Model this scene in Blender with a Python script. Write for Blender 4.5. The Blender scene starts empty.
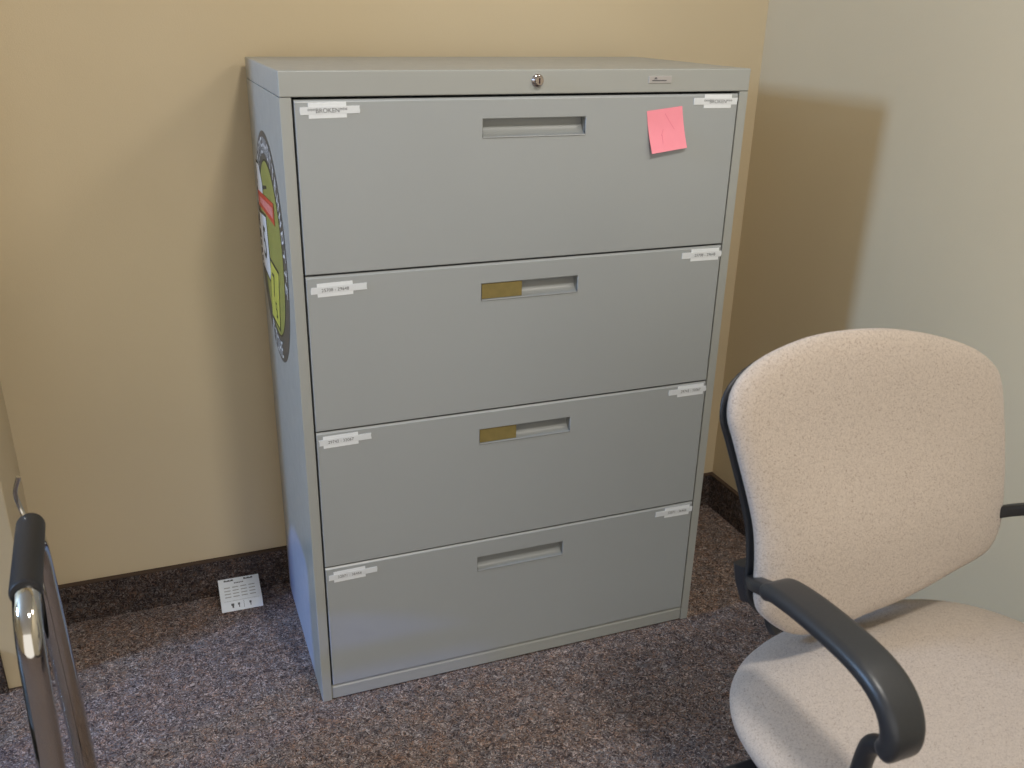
import bpy, bmesh, math, random
from mathutils import Vector, Matrix
random.seed(7)
S = bpy.context.scene
COL = S.collection

# ------------------------------------------------------------------ helpers
def link(name, me, mat=None, parent=None):
    o = bpy.data.objects.new(name, me)
    COL.objects.link(o)
    if mat is not None:
        for m in (mat if isinstance(mat, (list, tuple)) else [mat]):
            me.materials.append(m)
    if parent is not None:
        o.parent = parent
    if me.get('weighted'):
        wn = o.modifiers.new('weighted_normals', 'WEIGHTED_NORMAL')
        wn.keep_sharp = True
    return o

def tag(o, label=None, cat=None, group=None, kind=None):
    if label: o['label'] = label
    if cat: o['category'] = cat
    if group: o['group'] = group
    if kind: o['kind'] = kind
    return o

def thing(name, label, cat, loc=(0, 0, 0), rz=0.0, group=None):
    o = bpy.data.objects.new(name, None)
    o.empty_display_size = .05
    COL.objects.link(o)
    o.location = loc
    o.rotation_euler = (0, 0, rz)
    return tag(o, label, cat, group)

def mesh(name, bm, smooth=False, angle=None):
    bmesh.ops.recalc_face_normals(bm, faces=bm.faces[:])
    me = bpy.data.meshes.new(name)
    bm.to_mesh(me)
    bm.free()
    if smooth:
        for p in me.polygons: p.use_smooth = True
        if angle:
            me.set_sharp_from_angle(angle=math.radians(angle))
            me['weighted'] = 1
    return me

def box(bm, lo, hi, bev=0.0, seg=2):
    r = bmesh.ops.create_cube(bm, size=1.0)
    vs = r['verts']
    for v in vs:
        v.co = Vector([lo[i] + (v.co[i] + .5) * (hi[i] - lo[i]) for i in range(3)])
    if bev > 0:
        es = list({e for v in vs for e in v.link_edges})
        bmesh.ops.bevel(bm, geom=es, offset=bev, segments=seg, profile=.5, affect='EDGES')

def boxme(name, lo, hi, bev=0.0, seg=2):
    bm = bmesh.new()
    box(bm, lo, hi, bev, seg)
    return mesh(name, bm, bev > 0, 35)

def catmull(pts, n=8, closed=False):
    pts = [Vector(p) for p in pts]
    out = []
    N = len(pts)
    rng = range(N) if closed else range(N - 1)
    for i in rng:
        if closed:
            a, b, c, d = pts[(i - 1) % N], pts[i], pts[(i + 1) % N], pts[(i + 2) % N]
        else:
            b, c = pts[i], pts[i + 1]
            a = pts[i - 1] if i > 0 else b * 2 - c
            d = pts[i + 2] if i + 2 < N else c * 2 - b
        for k in range(n):
            t = k / n
            out.append(.5 * ((2 * b) + (c - a) * t + (2 * a - 5 * b + 4 * c - d) * t * t + (3 * b - a - 3 * c + d) * t ** 3))
    if not closed: out.append(pts[-1])
    return out

def sweep(bm, path, prof, up=Vector((0, 0, 1)), scale=None, close=False):
    """sweep a closed 2-D profile [(side, up)] along path with a rotation-minimising frame"""
    path = [Vector(p) for p in path]
    n = len(path)
    rings = []
    side = None
    for i, p in enumerate(path):
        t = (path[min(i + 1, n - 1)] - path[max(i - 1, 0)]).normalized()
        if side is None:
            side = t.cross(up)
            if side.length < 1e-5: side = t.cross(Vector((1, 0, 0)))
        side = (side - t * side.dot(t)).normalized()
        u = side.cross(t)
        s = scale[i] if scale else (1, 1)
        rings.append([bm.verts.new(p + side * a * s[0] + u * b * s[1]) for a, b in prof])
    m = len(prof)
    for i in range(n - 1):
        for j in range(m):
            bm.faces.new((rings[i][j], rings[i][(j + 1) % m], rings[i + 1][(j + 1) % m], rings[i + 1][j]))
    bm.faces.new(rings[0][::-1])
    bm.faces.new(rings[-1])
    return rings

def circ(r, n=20):
    return [(r * math.cos(2 * math.pi * k / n), r * math.sin(2 * math.pi * k / n)) for k in range(n)]

def rrect(w, h, r, n=5):
    out = []
    for cx, cy, a0 in ((w / 2 - r, h / 2 - r, 0), (-w / 2 + r, h / 2 - r, 90), (-w / 2 + r, -h / 2 + r, 180), (w / 2 - r, -h / 2 + r, 270)):
        for k in range(n + 1):
            a = math.radians(a0 + 90 * k / n)
            out.append((cx + r * math.cos(a), cy + r * math.sin(a)))
    return out

def tube(name, path, r, mat, parent, n=20, smooth_n=8, closed=False):
    bm = bmesh.new()
    sweep(bm, catmull(path, smooth_n) if smooth_n else path, circ(r, n))
    return link(name, mesh(name, bm, True, 50), mat, parent)

def fillet(pts, r, n=8):
    """polyline with rounded corners"""
    pts = [Vector(p) for p in pts]
    out = [pts[0]]
    for i in range(1, len(pts) - 1):
        a, b, c = pts[i - 1], pts[i], pts[i + 1]
        d1, d2 = (a - b), (c - b)
        rr = min(r, d1.length * .49, d2.length * .49)
        p, q = b + d1.normalized() * rr, b + d2.normalized() * rr
        for k in range(n + 1):
            t = k / n
            out.append(p * (1 - t) ** 2 + b * 2 * t * (1 - t) + q * t * t)
    out.append(pts[-1])
    return out

def poly(bm, pts):
    return bm.faces.new([bm.verts.new(p) for p in pts])

def lathe(bm, prof, axis='Z', n=24, center=(0, 0, 0), arc=None):
    """prof: [(r, h)] revolved"""
    rings = []
    c = Vector(center)
    for r, h in prof:
        ring = []
        for k in range(n):
            a = 2 * math.pi * k / n
            x, y = r * math.cos(a), r * math.sin(a)
            v = {'Z': (x, y, h), 'Y': (x, h, y), 'X': (h, x, y)}[axis]
            ring.append(bm.verts.new(c + Vector(v)))
        rings.append(ring)
    for i in range(len(rings) - 1):
        for k in range(n):
            bm.faces.new((rings[i][k], rings[i][(k + 1) % n], rings[i + 1][(k + 1) % n], rings[i + 1][k]))
    bm.faces.new(rings[0][::-1])
    bm.faces.new(rings[-1])

# ------------------------------------------------------------------ materials
def srgb(r, g, b):
    f = lambda c: (c / 255 / 12.92) if c / 255 <= .04045 else ((c / 255 + .055) / 1.055) ** 2.4
    return (f(r), f(g), f(b), 1)

class NT:
    def __init__(s, name):
        s.m = bpy.data.materials.new(name)
        s.m.use_nodes = True
        s.t = s.m.node_tree
        s.b = s.t.nodes['Principled BSDF']
    def n(s, kind, **kw):
        x = s.t.nodes.new(kind)
        for k, v in kw.items():
            if k in x.inputs: x.inputs[k].default_value = v
            else: setattr(x, k, v)
        return x
    def l(s, a, b): s.t.links.new(a, b)
    def coord(s):
        c = s.n('ShaderNodeTexCoord')
        return c.outputs['Object']
    def noise(s, scale, detail=2.0, rough=.5, co=None):
        x = s.n('ShaderNodeTexNoise')
        x.inputs['Scale'].default_value = scale
        x.inputs['Detail'].default_value = detail
        x.inputs['Roughness'].default_value = rough
        s.l(co or s.coord(), x.inputs['Vector'])
        return x.outputs['Fac']
    def ramp(s, fac, stops, interp='LINEAR'):
        x = s.n('ShaderNodeValToRGB')
        x.color_ramp.interpolation = interp
        e = x.color_ramp.elements
        while len(e) < len(stops): e.new(.5)
        for el, (p, c) in zip(e, stops):
            el.position = p
            el.color = c
        s.l(fac, x.inputs['Fac'])
        return x.outputs['Color']
    def bump(s, h, strength, dist):
        x = s.n('ShaderNodeBump')
        x.inputs['Strength'].default_value = strength
        x.inputs['Distance'].default_value = dist
        s.l(h, x.inputs['Height'])
        s.l(x.outputs['Normal'], s.b.inputs['Normal'])
    def mix(s, fac, a, b, mode='MIX'):
        x = s.n('ShaderNodeMix', data_type='RGBA', blend_type=mode)
        if isinstance(fac, float): x.inputs[0].default_value = fac
        else: s.l(fac, x.inputs[0])
        for v, i in ((a, 6), (b, 7)):
            if isinstance(v, tuple): x.inputs[i].default_value = v
            else: s.l(v, x.inputs[i])
        return x.outputs[2]
    def set(s, **kw):
        for k, v in kw.items(): s.b.inputs[k].default_value = v
        return s

def simple(name, col, rough=.5, metal=0.0, spec=.5, var=.04, scale=40, bump=0.0):
    k = NT(name)
    k.set(Roughness=rough, Metallic=metal)
    k.b.inputs['Specular IOR Level'].default_value = spec
    f = k.noise(scale, 3)
    a = tuple(c * (1 - var) for c in col[:3]) + (1,)
    b = tuple(min(1, c * (1 + var)) for c in col[:3]) + (1,)
    k.l(k.ramp(f, [(.3, a), (.7, b)]), k.b.inputs['Base Color'])
    if bump: k.bump(f, bump, .001)
    return k.m

def wall_mat():
    k = NT('tan_eggshell_paint')
    k.set(Roughness=.62)
    k.b.inputs['Specular IOR Level'].default_value = .3
    f = k.noise(1.3, 3)
    c = k.ramp(f, [(.3, srgb(204, 187, 154)), (.7, srgb(210, 193, 160))])
    k.l(c, k.b.inputs['Base Color'])
    h = k.noise(420, 3, .6)
    k.bump(h, .18, .002)
    return k.m

def carpet_mat(name, dark=1.0):
    k = NT(name)
    k.set(Roughness=.95)
    k.b.inputs['Specular IOR Level'].default_value = .1
    co = k.coord()
    v = k.n('ShaderNodeTexVoronoi')
    v.inputs['Scale'].default_value = 300
    wn = k.n('ShaderNodeTexNoise')
    wn.inputs['Scale'].default_value = 60
    wn.inputs['Detail'].default_value = 2
    k.l(co, wn.inputs['Vector'])
    wv = k.n('ShaderNodeMix', data_type='RGBA', blend_type='LINEAR_LIGHT')
    wv.inputs[0].default_value = .018
    k.l(co, wv.inputs[6]); k.l(wn.outputs['Color'], wv.inputs[7])
    k.l(wv.outputs[2], v.inputs['Vector'])
    sep = k.n('ShaderNodeSeparateColor')
    k.l(v.outputs['Color'], sep.inputs[0])
    D = lambda r, g, b: tuple(c * dark for c in srgb(r, g, b)[:3]) + (1,)
    c = k.ramp(sep.outputs[0], [(0, D(66, 58, 56)), (.17, D(104, 90, 84)), (.34, D(126, 118, 114)), (.5, D(84, 75, 74)),
                                (.64, D(136, 112, 98)), (.76, D(110, 103, 102)), (.9, D(164, 152, 145))], 'CONSTANT')
    big = k.noise(38, 5, .75, co)
    lo = k.ramp(big, [(.3, (.62, .61, .61, 1)), (.5, (1.0, .99, .98, 1)), (.7, (1.42, 1.4, 1.37, 1))])
    c2 = k.mix(1.0, c, lo, 'MULTIPLY')
    hue = k.noise(22, 2, .5, co)
    hc = k.ramp(hue, [(.35, (1.06, .98, .92, 1)), (.65, (.96, .99, 1.03, 1))])
    k.l(k.mix(1.0, c2, hc, 'MULTIPLY'), k.b.inputs['Base Color'])
    k.bump(k.noise(260, 3, .7, co), 1.0, .006)
    return k.m

def metal_paint(name, col, var=.03):
    k = NT(name)
    k.set(Roughness=.42)
    k.b.inputs['Specular IOR Level'].default_value = .45
    f = k.noise(3, 4, .6)
    a = tuple(c * (1 - var) for c in col[:3]) + (1,)
    k.l(k.ramp(f, [(.3, a), (.7, col)]), k.b.inputs['Base Color'])
    r = k.noise(30, 4, .7)
    rr = k.ramp(r, [(.3, (.28, .28, .28, 1)), (.7, (.36, .36, .36, 1))])
    k.l(rr, k.b.inputs['Roughness'])
    k.bump(k.noise(900, 2), .06, .0008)
    return k.m

def fabric_mat():
    k = NT('beige_upholstery')
    k.set(Roughness=.92)
    k.b.inputs['Specular IOR Level'].default_value = .15
    k.b.inputs['Sheen Weight'].default_value = .25
    co = k.coord()
    wv = k.n('ShaderNodeTexNoise')
    wv.inputs['Scale'].default_value = 430
    wv.inputs['Detail'].default_value = 1.5
    wv.inputs['Distortion'].default_value = 1.8
    k.l(co, wv.inputs['Vector'])
    c = k.ramp(wv.outputs['Fac'], [(.34, srgb(154, 139, 128)), (.46, srgb(192, 179, 166)), (.6, srgb(199, 186, 173))])
    k.l(c, k.b.inputs['Base Color'])
    k.bump(wv.outputs['Fac'], .55, .0022)
    return k.m

M = {}
M['wall'] = wall_mat()
M['carpet'] = carpet_mat('mottled_carpet', 1.46)
M['base'] = carpet_mat('carpet_skirting', .56)
M['binding'] = simple('skirting_binding', srgb(84, 70, 60), .9, 0, .1)
M['ceil'] = simple('ceiling_white', srgb(225, 222, 215), .9)
M['grey'] = metal_paint('grey_cabinet_paint', srgb(165, 167, 162))
M['drawer'] = metal_paint('grey_drawer_paint', srgb(163, 167, 167))
M['pull'] = metal_paint('grey_pull_paint', srgb(150, 153, 152))
M['dark'] = simple('gap_shade', srgb(22, 22, 24), .8)
M['chrome'] = NT('chrome').set(Roughness=.07, Metallic=1.0).m
M['chrome'].node_tree.nodes['Principled BSDF'].inputs['Base Color'].default_value = srgb(205, 202, 196)
M['nickel'] = simple('lock_nickel', srgb(190, 180, 176), .2, 1.0)
M['keyhole'] = simple('keyhole_dark', srgb(52, 26, 26), .6)
M['plate'] = simple('name_plate_silver', srgb(196, 194, 196), .3, .6)
M['plate_ink'] = simple('name_plate_ink', srgb(88, 88, 92), .5)
M['paper'] = simple('white_paper', srgb(232, 236, 238), .8, 0, .2, .02, 90)
M['tape'] = simple('white_tape', srgb(222, 226, 228), .45, 0, .4, .02, 90)
M['ink'] = simple('printed_ink', srgb(92, 92, 92), .8)
M['ink_light'] = simple('faint_print', srgb(168, 168, 165), .8)
M['pink'] = simple('pink_note_paper', srgb(255, 156, 170), .75, 0, .2, .03, 30)
M['pencil'] = simple('faint_pencil', srgb(232, 116, 140), .8)
M['pull_reflection'] = simple('tan_reflection', srgb(132, 117, 70), .6, 0, .3, .08, 60)  # tan of the reflected wall, painted on the pull strips
M['fabric'] = fabric_mat()
M['black'] = simple('black_plastic', srgb(38, 39, 42), .42, 0, .5, .06, 60, .05)
M['armpad'] = simple('black_urethane', srgb(45, 47, 50), .38, 0, .55, .06, 250, .12)
M['foam'] = simple('black_arm_sleeve', srgb(40, 40, 43), .5, 0, .4, .08, 300, .15)
M['blackseat'] = simple('black_vinyl', srgb(34, 34, 37), .5, 0, .4)
M['st_dark'] = simple('sticker_charcoal', srgb(78, 76, 72), .4)
M['st_green'] = simple('sticker_olive', srgb(150, 150, 74), .4, 0, .5, .08, 12)
M['st_line'] = simple('sticker_outline', srgb(54, 54, 36), .5)
M['st_red'] = simple('sticker_red', srgb(206, 62, 42), .4)
M['st_pink'] = simple('sticker_pink', srgb(226, 130, 124), .4)
M['st_white'] = simple('sticker_white', srgb(226, 224, 220), .4)
M['st_yellow'] = simple('sticker_yellow', srgb(200, 196, 82), .4)

# ------------------------------------------------------------------ the room
YW, YB = .4935, .4815          # wall plane, skirting front
XW, XB = 1.290, 1.278
HB, HC = .106, 2.7
o = link('floor', boxme('floor', (-4.2, -4.6, -.05), (XW + .1, YW + .1, 0)), M['carpet']); tag(o, kind='structure')
o = link('wall_back', boxme('wall_back', (-4.2, YW, 0), (XW + .1, YW + .1, HC)), M['wall']); tag(o, kind='structure')
o = link('wall_right', boxme('wall_right', (XW, -4.6, 0), (XW + .1, YW, HC)), M['wall']); tag(o, kind='structure')
o = link('ceiling', boxme('ceiling', (-4.2, -4.6, HC), (XW + .1, YW + .1, HC + .05)), M['ceil']); tag(o, kind='structure')
o = link('wall_far', boxme('wall_far', (-4.3, -4.6, 0), (-4.2, YW + .1, HC)), M['wall']); tag(o, kind='structure')
PX, PY = -.570, .272          # projecting wall end at the left edge
o = link('wall_left', boxme('wall_left', (-1.3, PY, 0), (PX, YW, HC), .004), M['wall']); tag(o, kind='structure')

def skirting(name, lo, hi, axis):
    r = link(name, boxme(name, lo, hi, .002), M['base']); tag(r, kind='structure')
    t = .0045
    if axis == 'x':
        link('binding', boxme('binding', (lo[0], lo[1] - .0012, hi[2] - .003), (hi[0], hi[1], hi[2] + .0015), .0007), M['binding'], r)
    else:
        link('binding', boxme('binding', (lo[0] - .0012, lo[1], hi[2] - .003), (hi[0], hi[1], hi[2] + .0015), .0007), M['binding'], r)
skirting('baseboard_back', (PX, YB, 0), (XW, YW, HB), 'x')
skirting('baseboard_right', (XB, -4.6, 0), (XW, YB - .001, HB), 'y')
skirting('baseboard_left', (-1.3, PY - .012, 0), (-.642, PY, HB), 'x')

# ------------------------------------------------------------------ filing cabinet
W, D, H = .914, .4665, 1.2995
cab = thing('filing_cabinet', 'large grey metal four-drawer lateral filing cabinet standing against the tan wall', 'filing cabinet')
HT = 1.2572                      # underside of the top cap
SL, SR = .0205, .0200            # stile widths
Z0 = .0365                       # bottom rail
bm = bmesh.new()
t = .018
box(bm, (0, .001, 0), (SL, D, HT), .0016)                      # left side
box(bm, (W - SR, .001, 0), (W, D, HT), .0016)                  # right side
box(bm, (SL - .001, .0015, 0), (W - SR + .001, D, Z0), .0045, 1)  # bottom rail and floor
box(bm, (SL - .001, D - .01, Z0), (W - SR + .001, D - .0005, HT))
link('cabinet_shell', mesh('cabinet_shell', bm, True, 35), M['grey'], cab)
link('top_cap', boxme('top_cap', (0, 0, HT + .0004), (W, D, H), .0022, 3), M['grey'], cab)
link('gap_shade', boxme('gap_shade', (SL - .0005, .034, Z0 - .0005), (W - SR + .0005, D - .011, HT)), M['dark'], cab)  # near-black box, shade of the drawer gaps put into its colour

HX0, HX1 = .3585, .5625
HDX = [(.3576, .5613), (.3576, .5616), (.3567, .5603), (.3542, .558)]
DZ = [(.9543, 1.2532, 1.1842, 1.2160), (.6465, .9507, .8785, .9112), (.3410, .6429, .5700, .6026), (.0405, .3374, .2620, .2960)]

def drawer_mesh(x0, x1, z0, z1, hx0, hx1, hz0, hz1):
    bm = bmesh.new()
    b = .0028
    def ring(x0, x1, z0, z1, y): return [bm.verts.new((x, y, z)) for x, z in ((x0, z0), (x1, z0), (x1, z1), (x0, z1))]
    back = ring(x0, x1, z0, z1, .026)
    side = ring(x0, x1, z0, z1, .0034)
    mid = ring(x0 + .0005, x1 - .0005, z0 + .0006, z1 - .0028, .0005)
    fr = ring(x0 + .0015, x1 - .0015, z0 + .0015, z1 - .0040, 0)
    h0 = ring(hx0 - .0012, hx1 + .0012, hz0 - .0012, hz1 + .0012, 0)
    h1 = ring(hx0, hx1, hz0, hz1, .0014)
    h2 = ring(hx0, hx1, hz0, hz1, .0035)
    rs = [back, side, mid, fr, h0, h1, h2]
    for a, c in zip(rs, rs[1:]):
        for i in range(4):
            j = (i + 1) % 4
            bm.faces.new((a[i], a[j], c[j], c[i]))
    return mesh('drawer', bm, False)

def pull_mesh(x0, x1, z0, z1):
    """recessed finger pull: open pocket with a sloping floor that rolls out over the front face"""
    bm = bmesh.new()
    prof = [(-.0009, z0 - .0016), (-.0014, z0 - .0004), (-.0009, z0 + .0006)]
    for k in range(1, 13):
        a = math.pi / 2 * k / 12
        prof.append((.0012 + .020 * math.sin(a) ** .9, z0 + .0012 + (z1 - z0 - .004) * (1 - math.cos(a)) ** .9))
    prof += [(.0212, z1 - .001), (.0035, z1 - .0002)]
    cols = []
    for x in (x0, x1):
        cols.append([bm.verts.new((x, y, z)) for y, z in prof])
    for i in range(len(prof) - 1):
        bm.faces.new((cols[0][i], cols[0][i + 1], cols[1][i + 1], cols[1][i]))
    for c in cols:
        bm.faces.new(c)
    return mesh('pull_recess', bm, True, 38)

names = ['top', 'second', 'third', 'bottom']
for i, (z0, z1, hz0, hz1) in enumerate(DZ):
    hx0, hx1 = HDX[i]
    x0, x1 = .0238, W - SR - .0032
    d = link('drawer', drawer_mesh(x0, x1, z0, z1, hx0, hx1, hz0, hz1), M['drawer'], cab)
    link('pull_recess', pull_mesh(hx0, hx1, hz0, hz1), M['pull'], d)

# lock
LX, LZ = .461, 1.2807
bm = bmesh.new()
lathe(bm, [(.0115, .001), (.0115, -.002), (.0105, -.0035), (.009, -.0042), (.0085, -.009), (.0072, -.0102), (.0028, -.0102)], 'Y', 28, (LX, 0, LZ))
lock = link('lock', mesh('lock', bm, True, 40), M['nickel'], cab); lock['label'] = 'round chrome key lock'
link('keyhole', boxme('keyhole', (LX - .0014, -.0107, LZ - .0052), (LX + .0014, -.0098, LZ + .0052), .0004), M['keyhole'], lock)
# maker's plate
pl = link('name_plate', boxme('name_plate', (.688, -.0016, 1.2740), (.737, .0004, 1.2872), .0009), M['plate'], cab)
pl['label'] = 'small silver plate with a tiny emblem'
bm = bmesh.new()
poly(bm, [(.699, -.0018, 1.2814), (.7055, -.0018, 1.2814), (.7045, -.0018, 1.2841), (.7025, -.0018, 1.2851), (.7005, -.0018, 1.2836)])
poly(bm, [(.695, -.0018, 1.2778), (.726, -.0018, 1.2778), (.726, -.0018, 1.2798), (.695, -.0018, 1.2798)])
link('plate_emblem', mesh('plate_emblem', bm), M['plate_ink'], pl)

# ------------------------------------------------------------------ text
def text_mesh(body, size, align='CENTER', shear=0.0):
    cu = bpy.data.curves.new('txt', 'FONT')
    cu.body = body
    cu.size = size
    cu.align_x = align
    cu.align_y = 'CENTER'
    cu.shear = shear
    ob = bpy.data.objects.new('txt', cu)
    COL.objects.link(ob)
    dg = bpy.context.evaluated_depsgraph_get()
    dg.update()
    me = bpy.data.meshes.new_from_object(ob.evaluated_get(dg))
    bpy.data.objects.remove(ob)
    bpy.data.curves.remove(cu)
    me.materials.clear()
    return me

def place(me, mat4):
    me.transform(mat4)
    return me

FRONT = Matrix(((1, 0, 0, 0), (0, 0, -1, 0), (0, 1, 0, 0), (0, 0, 0, 1)))   # XY text -> XZ facing -Y

# ------------------------------------------------------------------ taped drawer labels
LAB = [
 ('L', 'top', .0335, .1345, 1.2363, .0470, .1115, '***BROKEN***', .0105, 0.9),
 ('L', 'second', .0321, .1344, .9258, .0430, .1083, '25708 - 29648', .0086, 1.2),
 ('L', 'third', .0282, .1301, .6229, .0362, .1048, '29742 - 32067', .0086, 1.0),
 ('L', 'bottom', .0297, .1316, .3149, .0400, .1063, '32071 - 36466', .0086, 0.9),
 ('R', 'top', .7913, .8900, 1.2394, .8142, .8762, '***BROKEN***', .0100, -0.6),
 ('R', 'second', .7977, .8922, .9336, .8187, .8857, '25708 - 29648', .0086, -0.6),
 ('R', 'third', .7973, .8922, .6268, .8193, .8853, '29742 - 32067', .0086, -0.1),
 ('R', 'bottom', .7934, .8910, .3199, .8172, .8832, '32071 - 36466', .0086, -0.8),
]
for side, row, sx0, sx1, z, px0, px1, txt, sz, ang in LAB:
    where = 'left' if side == 'L' else 'right'
    c = ((sx0 + sx1) / 2, 0, z)
    rd = 'reading BROKEN' if 'BROKEN' in txt else 'with printed numbers'
    lb = thing('paper_label', 'white taped label %s, %s corner of %s drawer' % (rd, 'upper ' + where, row), 'label', c, 0, 'taped paper labels on the drawer corners')
    lb.rotation_euler = (0, -math.radians(ang), 0)
    bm = bmesh.new()
    hw = (sx1 - sx0) / 2
    n = 10
    # tape strip: slightly torn ends
    ph = .0125
    pc = (px0 + px1) / 2 - c[0]
    pw = (px1 - px0) / 2
    hh = .0128
    jag = [random.uniform(-.0008, .0008) for _ in range(8)]
    box(bm, (pc - pw, -.0006, -hh), (pc + pw, -.0001, hh), .0002, 1)
    link('paper_slip', mesh('paper_slip', bm), M['paper'], lb)
    bm = bmesh.new()
    tz = ph / 2
    pts = [(-hw + jag[0], -tz), (hw + jag[1], -tz), (hw + jag[2] * 1.4, -tz * .3), (hw + jag[3], tz * .3), (hw + jag[4], tz), (-hw + jag[5], tz), (-hw + jag[6] * 1.4, 0)]
    f = [bm.verts.new((x, -.0010, zz)) for x, zz in pts]
    g = [bm.verts.new((x, -.0001, zz)) for x, zz in pts]
    bm.faces.new(f); bm.faces.new(g[::-1])
    for i in range(len(pts)):
        bm.faces.new((f[i], f[(i + 1) % len(pts)], g[(i + 1) % len(pts)], g[i]))
    link('tape_strip', mesh('tape_strip', bm), M['tape'], lb)
    me = place(text_mesh(txt, sz), Matrix.Translation((pc, -.0013, -.0006)) @ FRONT)
    link('printed_text', me, M['ink'], lb)

# ------------------------------------------------------------------ tan strips in two pulls, wall reflection put into their colour
for (x0, x1, z0, z1, lab) in ((.3590, .4425, .8794, .9104, 'tan strip as painted wall reflection in the left of the second drawer pull'),
                              (.3577, .4385, .5710, .6018, 'tan strip as painted wall reflection in the left of the third drawer pull')):
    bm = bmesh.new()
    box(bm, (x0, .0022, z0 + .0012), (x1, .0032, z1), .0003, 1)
    o = link('reflection_strip', mesh('reflection_strip', bm), M['pull_reflection'])
    tag(o, lab, 'painted reflection', 'painted reflection strips in drawer pulls')

# ------------------------------------------------------------------ pink note
def pink_note():
    tl, tr, br, bl = Vector((.6890, 0, 1.2239)), Vector((.7658, 0, 1.2320)), Vector((.7800, 0, 1.1540)), Vector((.7015, 0, 1.1450))
    bm = bmesh.new()
    n = 14
    grid = []
    def P(u, v, off=0.0):
        a = tl.lerp(tr, u); b = bl.lerp(br, u)
        p = a.lerp(b, v)
        p.y = -.0007 - .011 * max(0, (v - .2) / .8) ** 1.8 * (1 - .25 * u) - off
        return p
    for j in range(n + 1):
        grid.append([bm.verts.new(P(i / n, j / n)) for i in range(n + 1)])
    for j in range(n):
        for i in range(n):
            bm.faces.new((grid[j][i], grid[j + 1][i], grid[j + 1][i + 1], grid[j][i + 1]))
    root = thing('sticky_note', 'bright pink square sticky note on the top drawer, curling at its lower edge', 'sticky note', (.735, 0, 1.19))
    inv = Matrix.Translation((-.735, 0, -1.19))
    me = mesh('note_sheet', bm, True); me.transform(inv)
    link('note_sheet', me, M['pink'], root)
    bm = bmesh.new()
    for (u0, v0, u1, v1) in ((.5, .12, .72, .52), (.41, .48, .34, .62), (.36, .6, .35, .82)):
        w = .006
        k = 8
        prev = None
        for q in range(k + 1):
            s = q / k
            u, v = u0 + (u1 - u0) * s, v0 + (v1 - v0) * s
            cur = (bm.verts.new(P(u - w, v, .0003)), bm.verts.new(P(u + w, v, .0003)))
            if prev: bm.faces.new((prev[0], prev[1], cur[1], cur[0]))
            prev = cur
    me = mesh('handwriting', bm); me.transform(inv)
    link('handwriting', me, M['pencil'], root)
pink_note()

# ------------------------------------------------------------------ round sticker on the cabinet side
st = thing('round_sticker', 'large round charcoal and olive sticker on the left side of the grey cabinet', 'sticker', (0, .252, .944))
# local sticker frame: a = to the reader's right (-Y), b = up
def SP(a, b, lay): return (-.0004 - .00025 * lay, -a * .925, b * 1.07)
def st_disc(name, r, lay, mat, rin=None):
    bm = bmesh.new()
    n = 72
    out = [bm.verts.new(SP(r * math.cos(2 * math.pi * k / n), r * math.sin(2 * math.pi * k / n), lay)) for k in range(n)]
    if rin is None:
        bm.faces.new(out)
        if lay == 0:
            bk = [bm.verts.new((.0004, v.co.y, v.co.z)) for v in out]
            bm.faces.new(bk[::-1])
            for k in range(n): bm.faces.new((out[k], out[(k + 1) % n], bk[(k + 1) % n], bk[k]))
    else:
        inn = [bm.verts.new(SP(rin * math.cos(2 * math.pi * k / n), rin * math.sin(2 * math.pi * k / n), lay)) for k in range(n)]
        for k in range(n): bm.faces.new((out[k], out[(k + 1) % n], inn[(k + 1) % n], inn[k]))
    return link(name, mesh(name, bm), mat, st)
def st_poly(name, pts, lay, mat, parent=None):
    bm = bmesh.new()
    poly(bm, [SP(a, b, lay) for a, b in pts])
    return link(name, mesh(name, bm), mat, parent or st)
def grow(pts, d):
    cx = sum(p[0] for p in pts) / len(pts); cy = sum(p[1] for p in pts) / len(pts)
    return [(cx + (a - cx) * (1 + d / max(.02, abs(a - cx))) if abs(a - cx) > 1e-4 else a, cy + (b - cy) * (1 + d / max(.02, abs(b - cy))) if abs(b - cy) > 1e-4 else b) for a, b in pts]
st_disc('charcoal_border', .2165, 0, M['st_dark'])
st_disc('outline_ring', .1665, 1, M['st_line'])
st_disc('olive_field', .1625, 2, M['st_green'])
# ring of small white letter shapes, too small to read
def glyph(bm, ang, r, w, h, kind):
    ca, sa = math.cos(ang), math.sin(ang)
    def q(x0, y0, x1, y1):
        pts = [(x0, y0), (x1, y0), (x1, y1), (x0, y1)]
        poly(bm, [SP((r + y) * ca + x * sa, (r + y) * sa - x * ca, 3) for x, y in pts])
    s = w * .24
    if kind % 4 == 0: q(-w/2, -h/2, -w/2 + s, h/2); q(w/2 - s, -h/2, w/2, h/2); q(-w/2 + s, -s/2, w/2 - s, s/2)
    elif kind % 4 == 1: q(-w/2, -h/2, -w/2 + s, h/2); q(-w/2 + s, h/2 - s, w/2, h/2); q(-w/2 + s, -h/2, w/2, -h/2 + s); q(-w/2 + s, -s/2, w/3, s/2)
    elif kind % 4 == 2: q(-s/2, -h/2, s/2, h/2 - s); q(-w/2, h/2 - s, w/2, h/2)
    else: q(-w/2, -h/2, -w/2 + s, h/2); q(w/2 - s, -h/2, w/2, h/2); q(-w/2 + s, h/2 - s, w/2 - s, h/2); q(-w/2 + s, -h/2, w/2 - s, -h/2 + s)
for k in range(23):
    bm = bmesh.new()
    glyph(bm, math.radians(196 - k * 9.4), .1915, .021, .029, k * 7 + k // 3)
    link('ring_letter', mesh('ring_letter', bm), M['st_white'], st)
for k in range(5):
    bm = bmesh.new()
    glyph(bm, math.radians(-90 - 16 - 9 + k * 9.5), .1915, -.022, -.032, k * 5 + 1)
    link('ring_letter', mesh('ring_letter', bm), M['st_white'], st)
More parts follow.
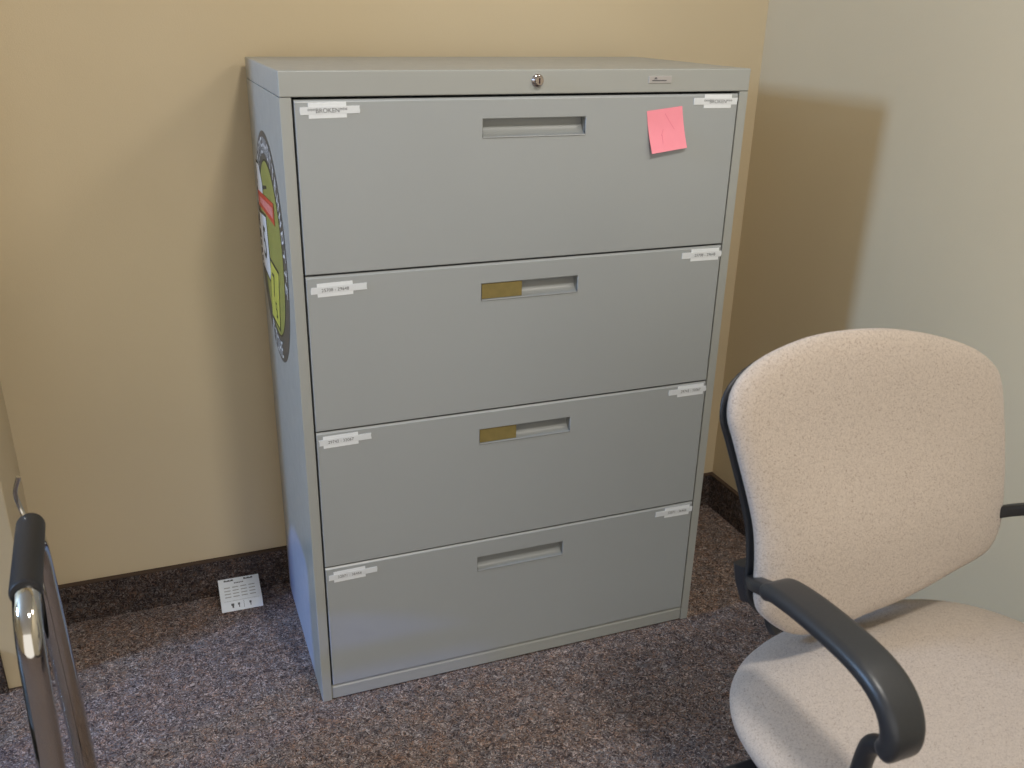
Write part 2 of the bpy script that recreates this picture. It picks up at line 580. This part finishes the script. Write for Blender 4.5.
# white square emblem, red banner, two house-like number tags
sq = [(-.165, .142), (-.165, .088), (-.085, .088), (-.085, .112), (-.12, .142)]
st_poly('white_emblem_outline', grow(sq, .005), 3, M['st_line']); st_poly('white_emblem', sq, 4, M['st_white'])
st_poly('black_stroke', [(-.085, .10), (-.01, .112), (-.01, .118), (-.085, .108)], 4, M['st_line'])
bn = [(-.172, .088), (-.168, .058), (.085, .060), (.085, .100)]
st_poly('red_banner', bn, 5, M['st_red']); st_poly('pink_banner', [(-.15, .079), (-.148, .067), (.068, .070), (.068, .090)], 6, M['st_pink'])
wt = [(-.180, .042), (-.170, -.066), (-.072, -.074), (-.052, -.055), (-.066, .050)]
st_poly('white_tag_outline', grow(wt, .006), 3, M['st_line']); st_poly('white_tag', wt, 4, M['st_white'])
yt = [(-.045, -.030), (-.085, -.148), (.035, -.146), (.080, -.030)]
st_poly('yellow_tag_outline', grow(yt, .006), 3, M['st_line']); st_poly('yellow_tag', yt, 4, M['st_yellow'])
SIDE = Matrix(((0, 0, -1, 0), (-1, 0, 0, 0), (0, 1, 0, 0), (0, 0, 0, 1)))
for body, size, a, b, ang in (('5', .10, -.118, -.012, -4), ('7', .075, -.012, -.075, 4), ('5', .05, .002, -.120, 4)):
    me = text_mesh(body, size)
    me.transform(Matrix.Translation(SP(a, b, 6)) @ SIDE @ Matrix.Rotation(math.radians(ang), 4, 'Z'))
    link('number_mark', me, M['st_line'], st)

# ------------------------------------------------------------------ folded card leaning on the skirting
def leaning_card():
    x0, x1 = -.1770, -.0765
    root = thing('folded_card', 'small white printed card leaning on the dark skirting beside the cabinet', 'card', (-.127, .41, 0))
    prof = [(.4025, .0008), (.416, .0200), (.440, .0300), (.479, .0480)]
    bm = bmesh.new()
    th = .0006
    cols = []
    for x, dz in ((x0, 0), (x1, 0)):
        cols.append([bm.verts.new((x, y - (.001 if x == x1 else 0), z)) for y, z in prof])
    for i in range(len(prof) - 1):
        bm.faces.new((cols[0][i], cols[0][i + 1], cols[1][i + 1], cols[1][i]))
    me = mesh('card_sheet', bm); me.transform(Matrix.Translation((.127, -.41, 0)))
    o = link('card_sheet', me, M['paper'], root)
    so = o.modifiers.new('thick', 'SOLIDIFY'); so.thickness = th; so.offset = 0
    segs = []
    L = [0]
    for a, b in zip(prof, prof[1:]): L.append(L[-1] + math.hypot(b[0] - a[0], b[1] - a[1]))
    def at(s, t):                       # s along x 0..1, t down from the top 0..1
        d = (1 - t) * L[-1]
        for i in range(len(prof) - 1):
            if d <= L[i + 1] or i == len(prof) - 2:
                k = (d - L[i]) / (L[i + 1] - L[i])
                y = prof[i][0] + (prof[i + 1][0] - prof[i][0]) * k
                z = prof[i][1] + (prof[i + 1][1] - prof[i][1]) * k
                return Vector((x0 + (x1 - x0) * s + .127, y - .41 - .0009, z + .0007))
    def rects(name, rs, mat):
        bm = bmesh.new()
        for s0, t0, s1, t1 in rs:
            poly(bm, [at(s0, t1), at(s1, t1), at(s1, t0), at(s0, t0)])
        link(name, mesh(name, bm), mat, root)
    for s0 in (.14, .62):
        rects('logo_mark', [(s0 + k * .045, .045 + (.018 if k % 2 else 0), s0 + k * .045 + .046, .095) for k in range(5)], M['ink'])
    rects('heading_print', [(.38 + k * .04, .15, .38 + k * .04 + .028, .185) for k in range(6)], M['ink'])
    for q, w in ((.24, .07), (.4, .05), (.68, .05)):
        rects('small_icon', [(q, .80, q + w, .86), (q + .02, .86, q + w - .01, .92)], M['ink'])
    rects('divider_line', [(.545, .76, .553, .95)], M['ink'])
    light = [(.08, .72, .95, .728)]
    for r in range(4):
        for c in range(4):
            light.append((.12 + c * .2, .28 + r * .1, .12 + c * .2 + .15, .28 + r * .1 + .03))
    rects('faint_printing', light, M['ink_light'])
leaning_card()

# ------------------------------------------------------------------ beige task chair
CH = thing('office_chair', 'beige upholstered office swivel chair with black looped armrests', 'chair', (.8170, -.9525, 0), math.radians(5))

def cushion(name, outline, to3d, front, back, rings=14, pf=6.0, pb=4.0, crown=0.0, mat=None, parent=None, dish=None):
    """outline: closed list of 2-D points; to3d(u, v, d) maps to 3-D with d along the front normal"""
    cu = sum(p[0] for p in outline) / len(outline)
    cv = sum(p[1] for p in outline) / len(outline)
    bm = bmesh.new()
    n = len(outline)
    def ring(r, d):
        vs = []
        for u, v in outline:
            uu, vv = cu + (u - cu) * r, cv + (v - cv) * r
            vs.append(bm.verts.new(to3d(uu, vv, d + (dish(uu, vv, r) if dish else 0))))
        return vs
    rs = [math.sin(math.pi / 2 * (k / rings)) ** .75 for k in range(1, rings + 1)]
    fr = [ring(r, front * (1 - r ** pf) ** .5 + crown * (1 - r * r)) for r in rs]
    bk = [ring(r, -back * (1 - r ** pb) ** .5) for r in rs[:-1]]
    cf = bm.verts.new(to3d(cu, cv, front + crown + (dish(cu, cv, 0) if dish else 0)))
    cb = bm.verts.new(to3d(cu, cv, -back + (dish(cu, cv, 0) if dish else 0)))
    seq = fr + bk[::-1]
    for k in range(n):
        bm.faces.new((cf, fr[0][k], fr[0][(k + 1) % n]))
        bm.faces.new((cb, bk[0][(k + 1) % n], bk[0][k]))
    for a, b in zip(seq, seq[1:]):
        for k in range(n):
            bm.faces.new((a[k], b[k], b[(k + 1) % n], a[(k + 1) % n]))
    return link(name, mesh(name, bm, True), mat, parent)

# backrest outline (across, up the recline)
BO = [(-.290, .362), (-.279, .400), (-.242, .428), (-.186, .445), (-.120, .454), (-.040, .452), (.032, .443), (.119, .422), (.198, .393),
      (.244, .362), (.264, .330), (.271, .275), (.274, .204), (.271, .133), (.266, .093), (.252, .060), (.223, .038), (.154, .024), (.087, .011),
      (.022, .003), (-.040, .000), (-.100, -.004), (-.159, -.001), (-.197, .012), (-.229, .036), (-.252, .062), (-.256, .090), (-.251, .140),
      (-.251, .185), (-.259, .231), (-.270, .277), (-.281, .322)]
bo = [(p.x, p.y) for p in catmull([(a, b, 0) for a, b in BO], 4, True)]
PHI = math.radians(14)
SN, CS = math.sin(PHI), math.cos(PHI)
BV, BZ = .262, .530
def B3(u, v, d): return Vector((u, BV + SN * v - CS * d, BZ + CS * v + SN * d))
def dish(u, v, r): return .05 * u * u - .012 * math.exp(-((v - .33) / .12) ** 2) * (1 - r) + .014 * math.exp(-((v - .12) / .1) ** 2) * (1 - r * r)
back = cushion('backrest', bo, B3, .020, .028, pf=9, pb=8, mat=M['fabric'], parent=CH, dish=dish)
def sc(o, s, du=0, dv=0):
    cu = sum(p[0] for p in o) / len(o); cv = sum(p[1] for p in o) / len(o)
    return [(cu + (u - cu) * s + du, cv + (v - cv) * s + dv) for u, v in o]
so_ = sc(bo, 1.0)
shell = cushion('back_shell', sc(bo, .972, .004, -.006), lambda u, v, d: B3(u, v, d - .034), .008, .016, pf=8, pb=6, mat=M['black'], parent=CH, dish=lambda u, v, r: .05 * u * u)

# seat
def superell(a, b0, b1, cx, cy, n=88, e=3.0):
    out = []
    for k in range(n):
        t = 2 * math.pi * k / n
        c, s = math.cos(t), math.sin(t)
        x = a * math.copysign(abs(c) ** (2 / e), c)
        y = math.copysign(abs(s) ** (2 / e), s)
        y *= b0 if y > 0 else b1
        out.append((cx + x, cy + y))
    return out
seat_o = superell(.318, .282, .275, -.014, .085, e=2.6)
def seat_dish(u, v, r): return -.010 * math.exp(-((v - .1) / .15) ** 2) * (1 - r) + (-.035 * ((-.06 - v) / .12) ** 2 if v < -.06 else 0)
seat = cushion('seat', seat_o, lambda u, v, d: Vector((u, v, .437 + d)), .046, .050, pf=4.6, pb=5, crown=.004, mat=M['fabric'], parent=CH, dish=seat_dish)
link('seat_pan', boxme('seat_pan', (-.2, -.1, .365), (.2, .28, .392), .01), M['black'], CH)

# arms
def arm(s):
    U = .281 * s
    def UU(v): return s * (.281 + .016 * min(1, max(0, (.22 - v) / .24)))
    root_path = [(.222, .668), (.205, .678), (.165, .684), (.11, .686), (.055, .684), (.018, .676), (-.008, .660), (-.022, .638), (-.024, .615), (-.014, .596)]
    path = catmull([(UU(v), v, z) for v, z in root_path], 6)
    n = len(path)
    sc_ = []
    for i in range(n):
        f = i / (n - 1)
        e = min(1, f / .05, (1 - f) / .07)
        k = .55 + .45 * math.sqrt(max(0, 1 - (1 - e) ** 2))
        wide = 1.0 + .10 * math.sin(math.pi * min(1, f * 1.15))
        thick = 1.0 + .25 * max(0, (f - .45) / .55)
        sc_.append((k * wide, k * thick))
    bm = bmesh.new()
    sweep(bm, path, rrect(.055, .025, .0118, 6), up=Vector((0, 0, 1)), scale=sc_)
    a = link('armrest', mesh('armrest', bm, True), M['armpad'], CH)
    bm = bmesh.new()
    sweep(bm, catmull([(UU(0), -.020, .606), (UU(0), -.004, .594), (UU(0) - .001 * s, .012, .582), (UU(0) - .002 * s, .019, .562), (UU(0), .021, .530),
                       (UU(0) + .006 * s, .022, .48), (UU(0) + .012 * s, .024, .42), (UU(0) + .002 * s, .028, .385), (UU(0) - .05 * s, .03, .372), (UU(0) - .10 * s, .03, .372)], 6), circ(.0122, 16))
    link('arm_stem', mesh('arm_stem', bm, True, 60), M['black'], a)
    bm = bmesh.new()
    sweep(bm, catmull([(U, .195, .676), (U - .002 * s, .222, .666), (U - .014 * s, .262, .646), (U - .040 * s, .300, .622), (U - .07 * s, .325, .608), (U - .13 * s, .332, .603)], 6), rrect(.026, .019, .006, 3))
    link('arm_bracket', mesh('arm_bracket', bm, True, 50), M['black'], a)
for s in (-1, 1): arm(s)
# hinge block, back upright, mechanism
for s in (-1, 1):
    bm = bmesh.new()
    sweep(bm, [(s * .226, .338, .630), (s * .225, .332, .605), (s * .219, .322, .575)], rrect(.035, .03, .008, 4), up=Vector((0, 1, 0)))
    link('hinge_block', mesh('hinge_block', bm, True, 40), M['black'], CH)
bm = bmesh.new()
sweep(bm, catmull([(0, .10, .358), (0, .25, .365), (0, .335, .40), (0, .352, .47), (0, .350, .56), (0, .365, .66), (0, .388, .76)], 6), rrect(.09, .022, .008, 3))
sweep(bm, [(-.22, .336, .6), (-.1, .350, .6), (.1, .350, .6), (.22, .336, .6)], rrect(.02, .035, .006, 3))
link('back_upright', mesh('back_upright', bm, True, 40), M['black'], CH)
bm = bmesh.new()
sweep(bm, catmull([(-.170, .325, .575), (-.174, .322, .545), (-.172, .316, .522), (-.166, .312, .508)], 6), rrect(.034, .018, .006, 3), up=Vector((0, 1, 0)))
link('adjustment_knob', mesh('adjustment_knob', bm, True, 40), M['black'], CH)
link('tilt_mechanism', boxme('tilt_mechanism', (-.08, -.02, .315), (.08, .2, .367), .012), M['black'], CH)
bm = bmesh.new()
sweep(bm, [(-.05, .200, .362), (-.22, .200, .364), (-.255, .200, .368), (-.33, .200, .371), (-.372, .200, .369)], rrect(.030, .020, .007, 4),
      scale=[(.5, .7), (.5, .7), (.9, .95), (1, 1), (.7, .7)])
link('seat_lever', mesh('seat_lever', bm, True, 50), M['black'], CH)
bm = bmesh.new()
lathe(bm, [(.028, .10), (.028, .22), (.024, .225), (.024, .24), (.015, .245), (.015, .32)], 'Z', 24, (0, .09, 0))
link('gas_lift', mesh('gas_lift', bm, True, 40), M['black'], CH)
base = None
bm = bmesh.new()
lathe(bm, [(.045, .07), (.048, .085), (.042, .125), (.03, .135)], 'Z', 28, (0, .09, 0))
hub = link('base_hub', mesh('base_hub', bm, True, 40), M['black'], CH)
for k in range(5):
    a = math.radians(-90 + 72 * k)
    c, s = math.cos(a), math.sin(a)
    bm = bmesh.new()
    sweep(bm, [(.03 * c, .09 + .03 * s, .105), (.14 * c, .09 + .14 * s, .098), (.27 * c, .09 + .27 * s, .08)], rrect(.045, .032, .01, 4), scale=[(1.1, 1.1), (.9, .9), (.65, .7)])
    lg = link('base_leg', mesh('base_leg', bm, True, 45), M['black'], CH)
    bm = bmesh.new()
    cx, cy = .262 * c, .09 + .262 * s
    for w in (-1, 1):
        px, py = cx - s * .014 * w, cy + c * .014 * w
        b2 = bmesh.new()
        lathe(b2, [(.020, -.008), (.025, -.006), (.025, .006), (.020, .008)], 'X', 20)
        me_ = bpy.data.meshes.new('t'); b2.to_mesh(me_); b2.free()
        me_.transform(Matrix.Translation((px, py, .0252)) @ Matrix.Rotation(a + math.pi / 2, 4, 'Z'))
        bm.from_mesh(me_); bpy.data.meshes.remove(me_)
    lathe(bm, [(.008, .03), (.008, .075)], 'Z', 12, (cx, cy, 0))
    link('caster', mesh('caster', bm, True, 40), M['black'], lg)

# ------------------------------------------------------------------ chrome framed armchair at the left edge
AC = thing('chrome_armchair', 'chrome tube framed armchair with a black arm sleeve, mostly outside the left edge', 'chair', (-.4487, -.417, 0))
ox, oy = -.44, -.42
def loc(x, y, z): return Vector((x - ox, y - oy, z))
TR = .0168
SEATDX = -.60
for s in (0, 1):
    dx = s * SEATDX
    pts = [loc(-.428 + dx, -.255, .0168), loc(-.433 + dx, -.272, .690), loc(-.415 + dx, -.545, .712), loc(-.436 + dx, -.575, .0168)]
    # sled loop: rear leg, arm, front leg and floor runner
    path = fillet(pts, .085, 14)
    bm = bmesh.new()
    sweep(bm, path, circ(TR, 24))
    fr = link('chrome_frame', mesh('chrome_frame', bm, True, 60), M['chrome'], AC)
    bm = bmesh.new()
    a, b = loc(-.4325 + dx, -.282, .6905), loc(-.4185 + dx, -.500, .7082)
    d = (b - a)
    pp = [a + d * t for t in (0, .01, .03, .5, .97, .99, 1)]
    sweep(bm, pp, circ(.0196, 24), scale=[(.9, .9), (.96, .96), (1, 1), (1, 1), (1, 1), (.96, .96), (.9, .9)])
    link('arm_sleeve', mesh('arm_sleeve', bm, True, 40), M['foam'], fr)
    for fx, fy in ((-.428, -.255), (-.436, -.575)):
        bm = bmesh.new()
        lathe(bm, [(.020, 0), (.022, .004), (.022, .02), (.019, .024)], 'Z', 20, loc(fx + dx, fy, 0))
        link('foot_glide', mesh('foot_glide', bm, True, 40), M['black'], fr)
bm = bmesh.new()
sweep(bm, catmull([loc(-.436, -.28, .768), loc(-.4445, -.28, .742), loc(-.440, -.283, .712), loc(-.433, -.30, .692)], 6), circ(.0032, 10))
link('back_bracket', mesh('back_bracket', bm, True, 60), M['chrome'], AC)
# seat rails, seat and back lie to the left, outside the frame
for y, z in ((-.565, .385), (-.275, .10)):
    bm = bmesh.new()
    sweep(bm, [loc(-.425, y, z), loc(-.425 + SEATDX, y, z)], circ(.011, 14))
    link('cross_rail', mesh('cross_rail', bm, True, 50), M['chrome'], AC)
bm = bmesh.new()
box(bm, loc(-.985, -.60, .395), loc(-.555, -.20, .455), .02, 4)
link('chair_seat', mesh('chair_seat', bm, True, 40), M['blackseat'], AC)
bm = bmesh.new()
box(bm, loc(-.975, -.23, .40), loc(-.575, -.185, .80), .02, 4)
link('chair_back', mesh('chair_back', bm, True, 40), M['blackseat'], AC)

# ------------------------------------------------------------------ camera
F = 917.80
cx_, cy_, cz_, yaw, pit, rol = -.21939, -1.61102, 1.39500, -.3666, .401088, .018075
fwd = Vector((-math.sin(yaw) * math.cos(pit), math.cos(yaw) * math.cos(pit), -math.sin(pit)))
r0 = Vector((math.cos(yaw), math.sin(yaw), 0)); u0 = r0.cross(fwd)
rt = r0 * math.cos(rol) + u0 * math.sin(rol); up = rt.cross(fwd)
cam = bpy.data.cameras.new('camera')
co = bpy.data.objects.new('camera', cam); COL.objects.link(co)
cam.sensor_width = 36
cam.lens = F / 1024 * 36
cam.shift_x = 12.34 / 1024
cam.shift_y = 16.20 / 1024
cam.clip_start = .02
m = Matrix((rt, up, -fwd)).transposed().to_4x4()
m.translation = Vector((cx_, cy_, cz_))
co.matrix_world = m
cam.dof.use_dof = True
cam.dof.focus_distance = 2.0
cam.dof.aperture_fstop = 6.3
S.camera = co

# ------------------------------------------------------------------ light
w = bpy.data.worlds.new('world'); S.world = w
w.use_nodes = True
bg = w.node_tree.nodes['Background']
bg.inputs['Color'].default_value = (1.0, .955, .89, 1)
bg.inputs['Strength'].default_value = 1.15

def area(name, loc_, target, size, power, col, spread=180, sy=None):
    l = bpy.data.lights.new(name, 'AREA')
    l.energy = power; l.color = col
    l.shape = 'RECTANGLE'; l.size = size; l.size_y = sy or size
    l.spread = math.radians(spread)
    ob = bpy.data.objects.new(name, l); COL.objects.link(ob)
    ob.location = loc_
    ob.rotation_euler = (Vector(target) - Vector(loc_)).to_track_quat('-Z', 'Y').to_euler()
    return ob
area('window_light', (-3.4, -.26, 2.15), (1.2, -.1, 1.25), .50, 78, (.37, .60, 1.0))
area('ceiling_light', (.38, -1.5, 2.62), (.38, -1.4, 0), .22, 22, (1.0, .95, .88), 180, .22)
area('added_bounce_light', (1.12, -.85, 2.15), (-.4, .3, .9), .25, 1.7, (1.0, .93, .85), 120)  # unseen lamp added for right-wall bounce and its diagonal shadow
sp = bpy.data.lights.new('added_blue_light', 'SPOT')  # unseen lamp added for the blue tint low on the cabinet side
sp.energy = 55; sp.color = (.07, .22, 1.0); sp.spot_size = math.radians(17); sp.spot_blend = .12; sp.shadow_soft_size = .01
so2 = bpy.data.objects.new('added_blue_light', sp); COL.objects.link(so2)
so2.location = (-1.6, -.42, .10)
so2.rotation_euler = (Vector((0, .17, .05)) - so2.location).to_track_quat('-Z', 'Y').to_euler()

S.view_settings.view_transform = 'Standard'
S.view_settings.look = 'None'
S.view_settings.exposure = 0.2
